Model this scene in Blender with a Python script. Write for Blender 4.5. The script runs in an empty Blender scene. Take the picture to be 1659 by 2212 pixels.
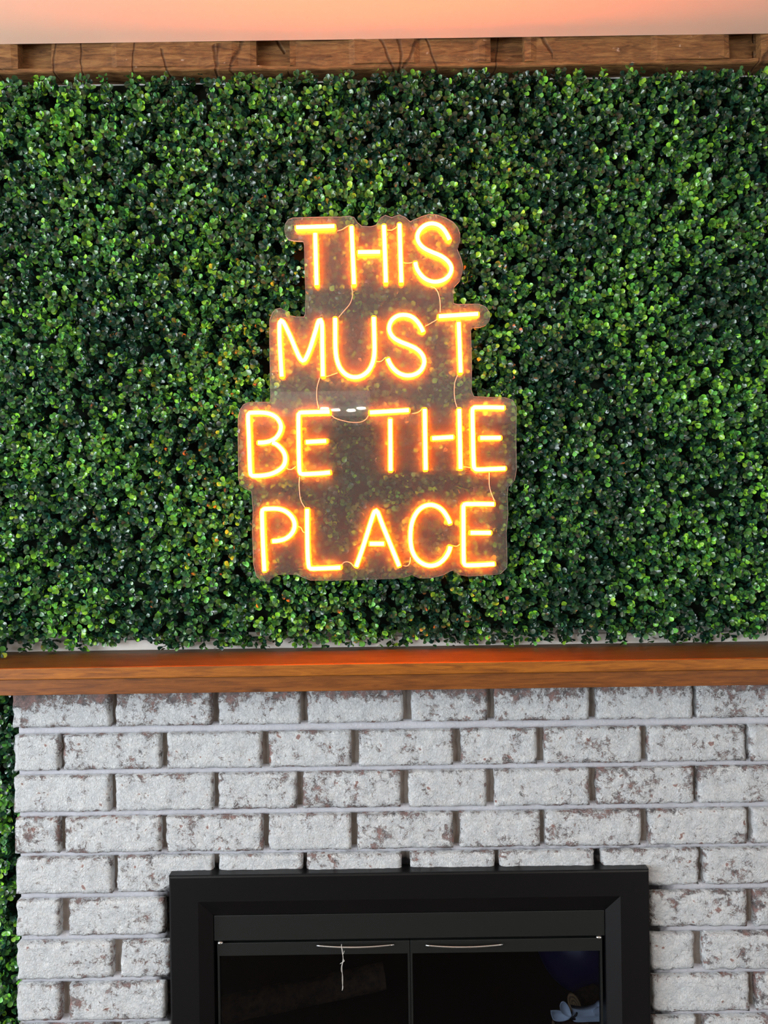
import bpy, bmesh, math, random
import numpy as np
from mathutils import Vector, Matrix, noise

random.seed(7)
rng = np.random.default_rng(11)
sc = bpy.context.scene
C = sc.collection

# ------------------------------------------------------------------ camera
F = 1660.0                       # focal length in photo pixels (frame 1659 x 2212)
CX, CY = 829.5, 1106.0
CAM = Vector((0.0, -1.62, 1.505))
ROLL = math.radians(0.80)
cd = bpy.data.cameras.new('camera')
cd.sensor_fit = 'VERTICAL'
cd.sensor_height = 36.0
cd.lens = F / 2212.0 * 36.0
cd.clip_start = 0.02
cam = bpy.data.objects.new('camera', cd)
C.objects.link(cam)
RC = Matrix.Rotation(math.radians(90), 3, 'X') @ Matrix.Rotation(-ROLL, 3, 'Z')
cam.matrix_world = Matrix.Translation(CAM) @ RC.to_4x4()
sc.camera = cam

# ------------------------------------------------------------------ world, exposure, daylight
w = bpy.data.worlds.new('world'); sc.world = w
w.use_nodes = True
w.node_tree.nodes['Background'].inputs[0].default_value = (0.62, 0.78, 1.0, 1)
w.node_tree.nodes['Background'].inputs[1].default_value = 1.0
sc.view_settings.view_transform = 'Standard'
sc.view_settings.look = 'None'
sc.view_settings.exposure = 0.0
sc.view_settings.gamma = 1.0
sc.view_settings.use_curve_mapping = False
sc.cycles.use_denoising = True
sc.cycles.max_bounces = 8
sc.cycles.transparent_max_bounces = 16
sc.cycles.sample_clamp_indirect = 6.0


def area(name, loc, rot, sx, sy, power, col):
    l = bpy.data.lights.new(name, 'AREA')
    l.shape = 'RECTANGLE'; l.size = sx; l.size_y = sy; l.energy = power; l.color = col
    o = bpy.data.objects.new(name, l); C.objects.link(o)
    o.location = loc; o.rotation_euler = rot
    return o


R90 = math.pi / 2
# daylight in the window openings (left wall x = -3, right one added to brighten the bricks)
area('window_daylight', (-3.04, -2.2, 1.45), (0, -R90, 0), 1.5, 2.2, 205, (0.86, 0.94, 1.0))
area('window_daylight', (-3.04, -5.4, 1.45), (0, -R90, 0), 1.5, 1.6, 185, (0.86, 0.94, 1.0))
area('window_daylight', (3.04, -4.6, 1.45), (0, R90, 0), 1.5, 1.8, 130, (1.0, 0.97, 0.93))

# neon radiances
NEON_CORE = (3.6, 2.7, 1.25)
NEON_SIDE = (98.0, 12.6, 0.13)
ADDED_BACK_GLOW = (60.0, 11.0, 0.1)  # glow added on the tube backs to light the leaves behind
NEON_CAP = (20.0, 4.0, 0.05)

# planes, as distance from the camera plane
D_WALL, D_SIGN, D_BRICK, D_FRAME = 1.62, 1.556, 1.52, 1.497


def P(u, v, D):
    """photo pixel -> point on the vertical plane at distance D"""
    d = RC @ Vector(((u - CX) / F, -(v - CY) / F, -1.0))
    return CAM + d * (D / d.y)


def lin(r, g, b):
    f = lambda c: ((c / 255 + 0.055) / 1.055) ** 2.4 if c / 255 > 0.04045 else c / 255 / 12.92
    return (f(r), f(g), f(b), 1)


# ------------------------------------------------------------------ materials
class NT:
    def __init__(s, name):
        s.m = bpy.data.materials.new(name); s.m.use_nodes = True
        s.t = s.m.node_tree; s.t.nodes.clear()
        s.out = s.n('ShaderNodeOutputMaterial')

    def n(s, typ, **kw):
        nd = s.t.nodes.new(typ)
        for k, v in kw.items():
            if k in nd.inputs:
                s.set(nd, k, v)
            else:
                setattr(nd, k, v)
        return nd

    def set(s, nd, k, v):
        i = nd.inputs[k]
        if hasattr(v, 'links') or isinstance(v, bpy.types.NodeSocket):
            s.t.links.new(v, i)
        else:
            i.default_value = v

    def L(s, a, b): s.t.links.new(a, b)

    def coord(s, which='Object', scale=(1, 1, 1), rnd=False):
        tc = s.n('ShaderNodeTexCoord')
        mp = s.n('ShaderNodeMapping')
        mp.inputs['Scale'].default_value = scale
        if rnd:
            oi = s.n('ShaderNodeObjectInfo')
            mul = s.n('ShaderNodeVectorMath', operation='SCALE')
            cmb = s.n('ShaderNodeCombineXYZ')
            s.L(oi.outputs['Random'], cmb.inputs[0]); s.L(oi.outputs['Random'], cmb.inputs[2])
            s.L(cmb.outputs[0], mul.inputs[0]); mul.inputs['Scale'].default_value = 37.0
            s.L(mul.outputs[0], mp.inputs['Location'])
        s.L(tc.outputs[which], mp.inputs[0])
        return mp.outputs[0]

    def noise(s, vec, scale, detail=4, rough=0.55, dist=0.0):
        n = s.n('ShaderNodeTexNoise')
        n.inputs['Scale'].default_value = scale; n.inputs['Detail'].default_value = detail
        n.inputs['Roughness'].default_value = rough; n.inputs['Distortion'].default_value = dist
        s.L(vec, n.inputs['Vector']); return n.outputs['Fac']

    def ramp(s, fac, stops):
        r = s.n('ShaderNodeValToRGB')
        e = r.color_ramp.elements
        e[0].position, e[0].color = stops[0]
        e[1].position, e[1].color = stops[-1]
        for p, c in stops[1:-1]:
            x = e.new(p); x.color = c
        s.L(fac, r.inputs[0]); return r.outputs[0]

    def mix(s, fac, a, b, mode='MIX'):
        m = s.n('ShaderNodeMix', data_type='RGBA', blend_type=mode)
        for i, v in ((0, fac), (6, a), (7, b)):
            if isinstance(v, bpy.types.NodeSocket): s.L(v, m.inputs[i])
            else: m.inputs[i].default_value = v
        return m.outputs[2]

    def math(s, op, a, b=0.0, clamp=False):
        m = s.n('ShaderNodeMath', operation=op); m.use_clamp = clamp
        for i, v in ((0, a), (1, b)):
            if isinstance(v, bpy.types.NodeSocket): s.L(v, m.inputs[i])
            else: m.inputs[i].default_value = v
        return m.outputs[0]

    def bump(s, h, strength, dist):
        b = s.n('ShaderNodeBump'); b.inputs['Strength'].default_value = strength
        b.inputs['Distance'].default_value = dist
        s.L(h, b.inputs['Height']); return b.outputs[0]

    def pbr(s, color, rough=0.6, spec=0.5, metal=0.0, normal=None, coat=0.0):
        p = s.n('ShaderNodeBsdfPrincipled')
        for k, v in (('Base Color', color), ('Roughness', rough), ('Specular IOR Level', spec), ('Metallic', metal), ('Coat Weight', coat)):
            if isinstance(v, bpy.types.NodeSocket): s.L(v, p.inputs[k])
            else: p.inputs[k].default_value = v
        if normal is not None: s.L(normal, p.inputs['Normal'])
        s.L(p.outputs[0], s.out.inputs[0]); return p


def plain(name, col, rough=0.6, metal=0.0, spec=0.5, bump=None):
    t = NT(name)
    nm = None
    if bump: nm = t.bump(t.noise(t.coord(), bump[0]), bump[1], 0.002)
    t.pbr(col, rough, spec, metal, nm); return t.m


def m_paint(name, col, bump=0.05):
    t = NT(name); v = t.coord()
    n = t.noise(v, 260, 3)
    t.pbr(t.mix(t.noise(v, 3), col, tuple(c * 0.95 for c in col[:3]) + (1,)), 0.75, 0.3, 0, t.bump(n, bump, 0.001))
    return t.m


def m_emit(name, col):
    t = NT(name); e = t.n('ShaderNodeEmission')
    e.inputs[0].default_value = (*col, 1); e.inputs[1].default_value = 1.0
    t.L(e.outputs[0], t.out.inputs[0]); return t.m


def m_leaf():
    t = NT('boxwood_leaf')
    a = t.n('ShaderNodeAttribute', attribute_name='leafcol')
    v = t.coord()
    col = t.mix(t.noise(v, 160, 2), a.outputs['Color'], t.mix(1.0, a.outputs['Color'], (1.35, 1.3, 1.2, 1), 'MULTIPLY'))
    p = t.pbr(col, 0.24, 0.6)
    tr = t.n('ShaderNodeBsdfTranslucent'); t.L(col, tr.inputs[0])
    mx = t.n('ShaderNodeMixShader'); mx.inputs[0].default_value = 0.14
    t.L(p.outputs[0], mx.inputs[1]); t.L(tr.outputs[0], mx.inputs[2]); t.L(mx.outputs[0], t.out.inputs[0])
    return t.m


def m_brick():
    t = NT('whitewashed_brick')
    v = t.coord('Object', (1, 1, 1), True)
    oi = t.n('ShaderNodeObjectInfo')
    big = t.noise(v, 22, 3, 0.6)
    mid = t.noise(v, 75, 5, 0.7, 0.6)
    fine = t.noise(v, 420, 4, 0.7)
    wear = t.n('ShaderNodeAttribute', attribute_name='wear')
    # how far the whitewash has worn off
    k = t.math('ADD', t.math('MULTIPLY', big, 0.75), t.math('MULTIPLY', mid, 0.85))
    k = t.math('ADD', k, t.math('MULTIPLY', fine, 0.5))
    k = t.math('ADD', k, t.math('MULTIPLY', wear.outputs['Fac'], 0.22))
    k = t.math('ADD', k, t.math('MULTIPLY', oi.outputs['Random'], 0.07))
    mr = t.n('ShaderNodeMapRange'); mr.inputs['From Min'].default_value = 1.17; mr.inputs['From Max'].default_value = 1.29
    t.L(k, mr.inputs['Value']); mask = mr.outputs[0]
    body = t.ramp(t.noise(v, 60, 2), [(0.35, lin(66, 54, 56)), (0.5, lin(118, 92, 88)), (0.68, lin(150, 104, 94))])
    paint = t.ramp(t.noise(v, 48, 4, 0.65), [(0.3, lin(196, 202, 208)), (0.5, lin(214, 218, 222)), (0.7, lin(228, 230, 231))])
    paint = t.mix(t.math('MULTIPLY', fine, 0.28), paint, lin(170, 165, 165))
    sp = t.n('ShaderNodeMapRange'); sp.inputs['From Min'].default_value = 0.55; sp.inputs['From Max'].default_value = 0.66
    t.L(t.noise(v, 150, 6, 0.8, 1.0), sp.inputs['Value'])
    paint = t.mix(t.math('MULTIPLY', sp.outputs[0], t.math('MULTIPLY', big, 0.85)), paint, lin(120, 110, 110))  # grey specks painted in for the fine shade of the crinkled face
    # a few knocked off spots of bare clay
    spots = t.n('ShaderNodeMapRange'); spots.inputs['From Min'].default_value = 0.69; spots.inputs['From Max'].default_value = 0.72
    t.L(t.noise(v, 48, 2, 0.4), spots.inputs['Value'])
    col = t.mix(t.math('MULTIPLY', mask, 0.88), paint, body)
    col = t.mix(t.math('MULTIPLY', spots.outputs[0], 0.8), col, lin(138, 88, 76))
    # soot and shadowless grime near the fire frame
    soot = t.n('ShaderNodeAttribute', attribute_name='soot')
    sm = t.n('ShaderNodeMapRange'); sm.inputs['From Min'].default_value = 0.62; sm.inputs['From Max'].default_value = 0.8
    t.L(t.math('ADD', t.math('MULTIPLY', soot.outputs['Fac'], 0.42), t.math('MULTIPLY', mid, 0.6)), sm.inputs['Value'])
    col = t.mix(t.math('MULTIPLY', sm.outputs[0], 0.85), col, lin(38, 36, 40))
    h = t.math('ADD', t.math('MULTIPLY', t.noise(v, 170, 5, 0.65, 0.8), 1.0), t.math('MULTIPLY', fine, 0.35))
    h = t.math('SUBTRACT', h, t.math('MULTIPLY', mask, 0.35))
    t.pbr(col, 0.72, 0.35, 0, t.bump(h, 1.0, 0.0065))
    return t.m


def m_mortar(name, c1, c2, sootgapcol=True):
    t = NT(name); v = t.coord('Object')
    n = t.noise(v, 30, 4)
    col = t.mix(n, c1, c2)
    # soot and painted dark of deep joint gaps round the fire frame: box distance in object space (objects at the origin)
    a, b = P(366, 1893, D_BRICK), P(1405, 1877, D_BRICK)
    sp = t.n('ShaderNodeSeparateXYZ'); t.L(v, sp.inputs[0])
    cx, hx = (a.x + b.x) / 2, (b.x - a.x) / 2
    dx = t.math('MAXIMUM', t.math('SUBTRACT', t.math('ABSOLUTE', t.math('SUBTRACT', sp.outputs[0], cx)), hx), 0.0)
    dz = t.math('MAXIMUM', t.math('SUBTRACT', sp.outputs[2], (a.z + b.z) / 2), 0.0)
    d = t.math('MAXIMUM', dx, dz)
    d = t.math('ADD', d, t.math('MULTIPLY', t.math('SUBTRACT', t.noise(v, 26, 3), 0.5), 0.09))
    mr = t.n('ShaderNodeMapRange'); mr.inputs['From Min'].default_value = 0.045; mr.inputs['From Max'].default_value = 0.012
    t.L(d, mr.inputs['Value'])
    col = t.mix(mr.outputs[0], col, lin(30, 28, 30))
    t.pbr(col, 0.85, 0.2, 0, t.bump(t.noise(v, 180, 5, 0.6), 0.6, 0.003))
    return t.m


def m_wood(name, dark, mid, light, rough=0.45, bump=0.3, axis_scale=(1.2, 14, 14), knots=True, coat=0.0, grain=9, cracks=False):
    t = NT(name); v = t.coord('Object', axis_scale, False)
    g = t.noise(v, grain, 6, 0.6, 1.2)
    g2 = t.noise(v, grain * 6, 3, 0.6)
    f = t.math('ADD', t.math('MULTIPLY', g, 0.8), t.math('MULTIPLY', g2, 0.2))
    col = t.ramp(f, [(0.32, dark), (0.5, mid), (0.68, light)])
    if knots:
        kv = t.coord('Object', (2.2, 9, 9), False)
        vo = t.n('ShaderNodeTexVoronoi'); vo.inputs['Scale'].default_value = 2.2
        t.L(kv, vo.inputs['Vector'])
        mr = t.n('ShaderNodeMapRange'); mr.inputs['From Min'].default_value = 0.13; mr.inputs['From Max'].default_value = 0.03
        t.L(vo.outputs['Distance'], mr.inputs['Value'])
        col = t.mix(t.math('MULTIPLY', mr.outputs[0], 0.75), col, tuple(c * 0.3 for c in dark[:3]) + (1,))
    if cracks:
        vo = t.n('ShaderNodeTexVoronoi', feature='DISTANCE_TO_EDGE'); vo.inputs['Scale'].default_value = 1.0
        dv = t.n('ShaderNodeVectorMath', operation='ADD')
        nz = t.n('ShaderNodeTexNoise'); nz.inputs['Scale'].default_value = 18
        sc_ = t.n('ShaderNodeVectorMath', operation='SCALE'); sc_.inputs['Scale'].default_value = .14
        cv = t.coord('Object', (9, .2, 3)); t.L(t.coord('Object'), nz.inputs['Vector'])
        t.L(nz.outputs['Color'], sc_.inputs[0]); t.L(cv, dv.inputs[0]); t.L(sc_.outputs[0], dv.inputs[1]); t.L(dv.outputs[0], vo.inputs['Vector'])
        mr = t.n('ShaderNodeMapRange'); mr.inputs['From Min'].default_value = 0.022; mr.inputs['From Max'].default_value = 0.004
        t.L(vo.outputs['Distance'], mr.inputs['Value'])
        ck = t.math('MULTIPLY', mr.outputs[0], t.math('GREATER_THAN', t.noise(t.coord('Object'), 5), .47))
        col = t.mix(t.math('MULTIPLY', ck, .6), col, lin(46, 26, 14))
        pt = t.n('ShaderNodeMapRange'); pt.inputs['From Min'].default_value = 0.68; pt.inputs['From Max'].default_value = 0.73
        t.L(t.noise(t.coord('Object', (14, 10, 34)), 3, 5, .6), pt.inputs['Value'])
        col = t.mix(t.math('MULTIPLY', pt.outputs[0], .55), col, lin(206, 180, 158))
        f = t.math('SUBTRACT', f, ck)
    t.pbr(col, rough, 0.3, 0, t.bump(f, bump, 0.004), coat)
    return t.m


def m_acrylic():
    t = NT('clear_acrylic')
    tr = t.n('ShaderNodeBsdfTransparent'); tr.inputs[0].default_value = (0.97, 0.97, 0.97, 1)
    df = t.n('ShaderNodeBsdfDiffuse'); df.inputs[0].default_value = (0.95, 0.86, 0.76, 1)
    mx = t.n('ShaderNodeMixShader'); mx.inputs[0].default_value = 0.042     # weak diffuse share added so a neon halo shows on the plate
    t.L(tr.outputs[0], mx.inputs[1]); t.L(df.outputs[0], mx.inputs[2])
    gl = t.n('ShaderNodeBsdfGlossy'); gl.inputs['Roughness'].default_value = 0.02
    fr = t.n('ShaderNodeFresnel'); fr.inputs[0].default_value = 1.49
    m2 = t.n('ShaderNodeMixShader')
    t.L(fr.outputs[0], m2.inputs[0]); t.L(mx.outputs[0], m2.inputs[1]); t.L(gl.outputs[0], m2.inputs[2])
    t.L(m2.outputs[0], t.out.inputs[0]); return t.m


def m_glass():
    t = NT('smoked_door_glass')
    tr = t.n('ShaderNodeBsdfTransparent'); tr.inputs[0].default_value = (0.62, 0.66, 0.72, 1)
    gl = t.n('ShaderNodeBsdfGlossy'); gl.inputs['Roughness'].default_value = 0.02
    fr = t.n('ShaderNodeFresnel'); fr.inputs[0].default_value = 1.45
    m2 = t.n('ShaderNodeMixShader'); t.L(t.math('MULTIPLY', fr.outputs[0], 0.5), m2.inputs[0])
    t.L(tr.outputs[0], m2.inputs[1]); t.L(gl.outputs[0], m2.inputs[2])
    t.L(m2.outputs[0], t.out.inputs[0]); return t.m


def m_bark():
    t = NT('log_bark'); v = t.coord('Object', (1, 1, 1))
    n = t.noise(v, 60, 5, 0.7)
    t.pbr(t.ramp(n, [(0.35, lin(34, 26, 20)), (0.65, lin(92, 70, 50))]), 0.9, 0.2, 0, t.bump(n, 0.8, 0.006))
    return t.m


def m_rings():
    t = NT('log_end'); v = t.coord('Object')
    wv = t.n('ShaderNodeTexWave', wave_type='RINGS', rings_direction='Y'); wv.inputs['Scale'].default_value = 40
    wv.inputs['Distortion'].default_value = 3
    t.L(v, wv.inputs['Vector'])
    t.pbr(t.ramp(wv.outputs['Fac'], [(0.2, lin(120, 88, 56)), (0.8, lin(178, 138, 92))]), 0.85, 0.2); return t.m


M = dict(
    wall=m_paint('white_wall_paint', lin(228, 226, 222)),
    wall_dark=m_paint('dark_wall_paint', lin(58, 52, 48)),
    ceiling=m_paint('white_ceiling_paint', lin(244, 230, 210), 0.02),
    trim=m_paint('white_trim_paint', lin(222, 218, 214)),
    floor=m_wood('floor_boards', lin(52, 46, 42), lin(74, 66, 60), lin(92, 84, 76), 0.4, 0.1),
    leaf=m_leaf(), brick=m_brick(),
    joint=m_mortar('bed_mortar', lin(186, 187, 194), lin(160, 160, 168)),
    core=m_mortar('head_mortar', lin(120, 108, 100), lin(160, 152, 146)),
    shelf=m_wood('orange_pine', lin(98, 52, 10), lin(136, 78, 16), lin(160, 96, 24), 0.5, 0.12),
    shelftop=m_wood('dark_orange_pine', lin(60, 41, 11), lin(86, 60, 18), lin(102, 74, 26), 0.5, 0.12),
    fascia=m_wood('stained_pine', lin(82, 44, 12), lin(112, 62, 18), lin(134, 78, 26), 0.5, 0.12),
    beam=m_wood('hewn_timber', lin(76, 48, 26), lin(122, 84, 48), lin(152, 112, 66), 0.7, 0.7, (2.5, 9, 16), grain=7, cracks=True),
    metal=plain('black_painted_steel', lin(10, 10, 12), 0.33, 0.0, 0.3),
    panel=plain('dark_grey_steel', lin(21, 23, 22), 0.42, 0.0, 0.35),
    steel=plain('brushed_steel', lin(200, 205, 208), 0.22, 1.0),
    black=plain('firebox_lining', lin(6, 6, 8), 0.95, 0, 0.1),
    backing=plain('dark_green_plastic', lin(16, 26, 16), 0.8, 0, 0.2),
    stem=plain('green_plastic_stem', lin(40, 62, 28), 0.6),
    acrylic=m_acrylic(),
    edge=plain('polished_acrylic_edge', (0.8, 0.74, 0.7, 1), 0.5),
    ncore=m_emit('neon_core', NEON_CORE), nside=m_emit('neon_jacket', NEON_SIDE), ncap=m_emit('neon_end', NEON_CAP), backglow=m_emit('added_back_glow', ADDED_BACK_GLOW),
    wire=plain('pale_wire', lin(226, 190, 160), 0.4),
    thread=plain('grey_thread', lin(190, 186, 180), 0.8),
    glass=m_glass(), bark=m_bark(), rings=m_rings(),
    navy=plain('navy_rubber', lin(16, 18, 66), 0.35),
    cloth=plain('white_cloth', lin(232, 238, 246), 0.85, 0, 0.2, (60, 0.4)),
    tie=plain('black_ribbon', lin(8, 8, 10), 0.5),
    lamp=m_emit('lamp_glow', (45, 42, 34)),
)


# ------------------------------------------------------------------ object helpers
def mk(name, me, parent=None, mats=()):
    o = bpy.data.objects.new(name, me); C.objects.link(o)
    for m in mats: me.materials.append(m)
    if parent is not None: o.parent = parent
    return o


def from_bm(name, bm, parent, *mats, smooth=False):
    me = bpy.data.meshes.new(name); bm.normal_update(); bm.to_mesh(me); bm.free()
    if smooth:
        for p in me.polygons: p.use_smooth = True
    return mk(name, me, parent, mats)


def thing(name, label, cat, group=None):
    o = bpy.data.objects.new(name, None); C.objects.link(o)
    o.empty_display_size = 0.05
    o['label'] = label; o['category'] = cat
    if group: o['group'] = group
    return o


def tag(o, label=None, cat=None, group=None, kind=None):
    for k, v in (('label', label), ('category', cat), ('group', group), ('kind', kind)):
        if v: o[k] = v
    return o


def add_box(bm, x0, x1, y0, y1, z0, z1, bevel=0.0, mi=0):
    r = bmesh.ops.create_cube(bm, size=1.0)
    for v in r['verts']:
        v.co = Vector((x0 + (v.co.x + .5) * (x1 - x0), y0 + (v.co.y + .5) * (y1 - y0), z0 + (v.co.z + .5) * (z1 - z0)))
    fs = list({f for v in r['verts'] for f in v.link_faces})
    for f in fs: f.material_index = mi
    if bevel:
        es = list({e for v in r['verts'] for e in v.link_edges})
        bmesh.ops.bevel(bm, geom=es, offset=bevel, segments=2, affect='EDGES', profile=0.6)


def box(name, parent, mat, x0, x1, y0, y1, z0, z1, bevel=0.0):
    bm = bmesh.new(); add_box(bm, x0, x1, y0, y1, z0, z1, bevel)
    return from_bm(name, bm, parent, mat)


def tube(name, parent, mat, pts, r, seg=6, taper=None):
    """round tube along points"""
    bm = bmesh.new(); rings = []
    n = len(pts)
    for i, p in enumerate(pts):
        t = (pts[min(i + 1, n - 1)] - pts[max(i - 1, 0)]).normalized()
        a = t.orthogonal().normalized() if i == 0 else (a - t * a.dot(t)).normalized()
        b = t.cross(a)
        rr = r * (taper(i / (n - 1)) if taper else 1.0)
        rings.append([bm.verts.new(p + (a * math.cos(2 * math.pi * k / seg) + b * math.sin(2 * math.pi * k / seg)) * rr) for k in range(seg)])
    for A, B in zip(rings, rings[1:]):
        for k in range(seg):
            bm.faces.new((A[k], A[(k + 1) % seg], B[(k + 1) % seg], B[k]))
    bm.faces.new(rings[0][::-1]); bm.faces.new(rings[-1])
    return from_bm(name, bm, parent, mat, smooth=True)


def chaikin(pts, it=2):
    for _ in range(it):
        q = [pts[0]]
        for a, b in zip(pts, pts[1:]):
            q.append((a[0] * .75 + b[0] * .25, a[1] * .75 + b[1] * .25))
            q.append((a[0] * .25 + b[0] * .75, a[1] * .25 + b[1] * .75))
        q.append(pts[-1]); pts = q
    return pts


# ------------------------------------------------------------------ measured levels
YW = CAM.y + D_WALL              # wall plane  (= 0)
YB = CAM.y + D_BRICK             # brick face plane
zc = lambda v, D, u=829.5: P(u, v, D).z
CEIL = zc(84, 1.562)
MANT_TOP = zc(1395, D_WALL)
XL, XR = -3.0, 3.0
fr_l, fr_r = P(366, 2050, D_FRAME).x, P(1405, 2050, D_FRAME).x
fr_t = P(880, 1886, D_FRAME).z

# ------------------------------------------------------------------ the room
def struct(o, ):
    o['kind'] = 'structure'; return o


hx0, hx1, hz = fr_l + 0.02, fr_r - 0.02, fr_t - 0.04       # hole for the firebox in the breast
wx0, wx1 = fr_l - 0.16, fr_r + 0.16                         # wider behind it
bm = bmesh.new()
add_box(bm, XL, wx0, YW, YW + 0.12, 0, CEIL + .049)
add_box(bm, wx1, XR, YW, YW + 0.12, 0, CEIL + .049)
add_box(bm, wx0, wx1, YW, YW + 0.12, hz, CEIL + .049)
struct(from_bm('wall_front', bm, None, M['wall']))
bm = bmesh.new()
add_box(bm, XL - .12, XR + .12, -7.12, YW - .058, CEIL, CEIL + .1)
add_box(bm, XL - .12, XR + .12, YW - .058, YW + .12, CEIL + .05, CEIL + .1)
struct(from_bm('ceiling', bm, None, M['ceiling']))
struct(box('floor', None, M['floor'], XL - .12, XR + .12, -7.12, YW + .7, -.1, 0))


def wall_holes(name, axis, pos, lo, hi, holes):
    """wall across `axis` at pos with window holes (a0, a1, z0, z1) -- thickness 0.12"""
    bm = bmesh.new()
    cur = lo
    def seg(a0, a1, z0, z1):
        if axis == 'x': add_box(bm, pos - .12, pos, a0, a1, z0, z1)
        else: add_box(bm, a0, a1, pos - .12, pos, z0, z1)
    for a0, a1, z0, z1 in sorted(holes):
        seg(cur, a0, 0, CEIL); seg(a0, a1, 0, z0); seg(a0, a1, z1, CEIL); cur = a1
    seg(cur, hi, 0, CEIL)
    struct(from_bm(name, bm, None, M['wall']))


wall_holes('wall_left', 'x', XL, -7.12, YW + .12, [(-3.3, -1.1, .7, 2.2), (-6.2, -4.6, .7, 2.2)])
wall_holes('wall_right', 'x', XR + .12, -7.12, YW + .12, [(-5.5, -3.7, .7, 2.2)])
struct(box('wall_back', None, M['wall_dark'], XL, XR, -7.12, -7.0, 0, CEIL))
wn = 0
for axis, pos, a0, a1 in (('x', XL, -3.3, -1.1), ('x', XL, -6.2, -4.6), ('x', XR + .03, -5.5, -3.7)):
    wn += 1
    bm = bmesh.new()
    mid = (a0 + a1) / 2
    for b0, b1, z0, z1 in ((a0, a0 + .06, .7, 2.2), (a1 - .06, a1, .7, 2.2), (a0, a1, .7, .76), (a0, a1, 2.14, 2.2), (mid - .03, mid + .03, .7, 2.2), (a0, a1, 1.42, 1.46)):
        if axis == 'x': add_box(bm, pos - .035, pos + .01, b0, b1, z0, z1)
        else: add_box(bm, b0, b1, pos - .035, pos + .01, z0, z1)
    struct(from_bm('window_%d' % wn, bm, None, M['trim']))

# ceiling lamp cluster far behind the camera; it glints in the acrylic
lampP = Vector((-.34, -5.05, CEIL))
fx = thing('ceiling_lamp', 'white ceiling lamp with four small round spots', 'lamp')
fx.location = lampP
bm = bmesh.new(); add_box(bm, -.22, .22, -.13, .13, -.03, 0, .006)
from_bm('base', bm, fx, M['trim'])
for sx, sy in ((-.15, .07), (-.06, -.03), (.07, -.07), (.16, .06)):
    bm = bmesh.new()
    bmesh.ops.create_cone(bm, cap_ends=True, segments=16, radius1=.045, radius2=.04, depth=.05, matrix=Matrix.Translation((sx, sy, -.055)))
    s_ = from_bm('spot', bm, fx, M['trim'])
    bm = bmesh.new()
    bmesh.ops.create_cone(bm, cap_ends=True, segments=16, radius1=.036, radius2=.036, depth=.006, matrix=Matrix.Translation((sx, sy, -.083)))
    from_bm('bulb', bm, s_, M['lamp'])

# white trim along the back of the mantel
struct(box('trim_1', None, M['trim'], -1.15, 1.35, YW - .014, YW, MANT_TOP, MANT_TOP + .022, .003))

# ------------------------------------------------------------------ top beam: hewn boards with recesses
beam = thing('timber_beam', 'rough brown hewn timber beam with notched recesses under the ceiling', 'beam')
bz0 = P(829, 149, 1.585).z
bm = bmesh.new()
def hewn(bm, x0, x1, yf, yb, z0, z1, seed, amp=.0022, nx=None, chamfer=.004):
    """board whose front face is uneven, like adzed timber"""
    nx = nx or max(4, int((x1 - x0) / .012)); nz = 6
    vs = {}
    # one coarse split line pattern: steps between planks of the face
    for i in range(nx + 1):
        for k in range(nz + 1):
            x = x0 + (x1 - x0) * i / nx; z = z0 + (z1 - z0) * k / nz
            n = noise.noise(Vector((x * 9 + seed, z * 30, seed))) + .5 * noise.noise(Vector((x * 45, z * 60, seed * 2)))
            cell = noise.cell(Vector((x * 8.0 + seed * 3, 0.3, seed)))
            y = yf + amp * n + amp * 1.7 * (cell - .5)
            if k in (0, nz) or i in (0, nx): y += chamfer
            vs[i, k] = bm.verts.new((x, y, z + (amp * .8 * noise.noise(Vector((x * 22, z, seed))) if k in (0, nz) else 0)))
    for i in range(nx):
        for k in range(nz):
            bm.faces.new((vs[i, k], vs[i + 1, k], vs[i + 1, k + 1], vs[i, k + 1]))
    bk = {}
    def back(i, k):
        if (i, k) not in bk: bk[i, k] = bm.verts.new((vs[i, k].co.x, yb, vs[i, k].co.z))
        return bk[i, k]
    for i in range(nx):
        bm.faces.new((vs[i, 0], back(i, 0), back(i + 1, 0), vs[i + 1, 0]))
        bm.faces.new((vs[i + 1, nz], back(i + 1, nz), back(i, nz), vs[i, nz]))
    for k in range(nz):
        bm.faces.new((vs[0, k + 1], back(0, k + 1), back(0, k), vs[0, k]))
        bm.faces.new((vs[nx, k], back(nx, k), back(nx, k + 1), vs[nx, k + 1]))


X0, X1 = -1.2, 1.35
hewn(bm, X0, X1, YW - .024, YW, bz0 - .004, CEIL + .049, 3.1, .0012)
from_bm('backing_board', bm, beam, M['beam'])
bm = bmesh.new()
hewn(bm, X0, X1, YW - .048, YW - .012, bz0 - .0055, bz0 + .004, 8.3, .0014, None, .003)
from_bm('bottom_rail', bm, beam, M['beam'])
DBK = 1.62 - .052
for i, (u0, u1) in enumerate(((-330, 38), (110, 553), (626, 1060), (1133, 1575), (1645, 2060))):
    a, b = P(u0, 120, DBK).x, P(u1, 120, DBK).x
    bm = bmesh.new()
    hewn(bm, max(a, X0), min(b, X1), YW - .052, YW - .028, bz0 + .002, CEIL + .049, 1.7 * i + .4, .0022)
    from_bm('block', bm, beam, M['beam'])

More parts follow.
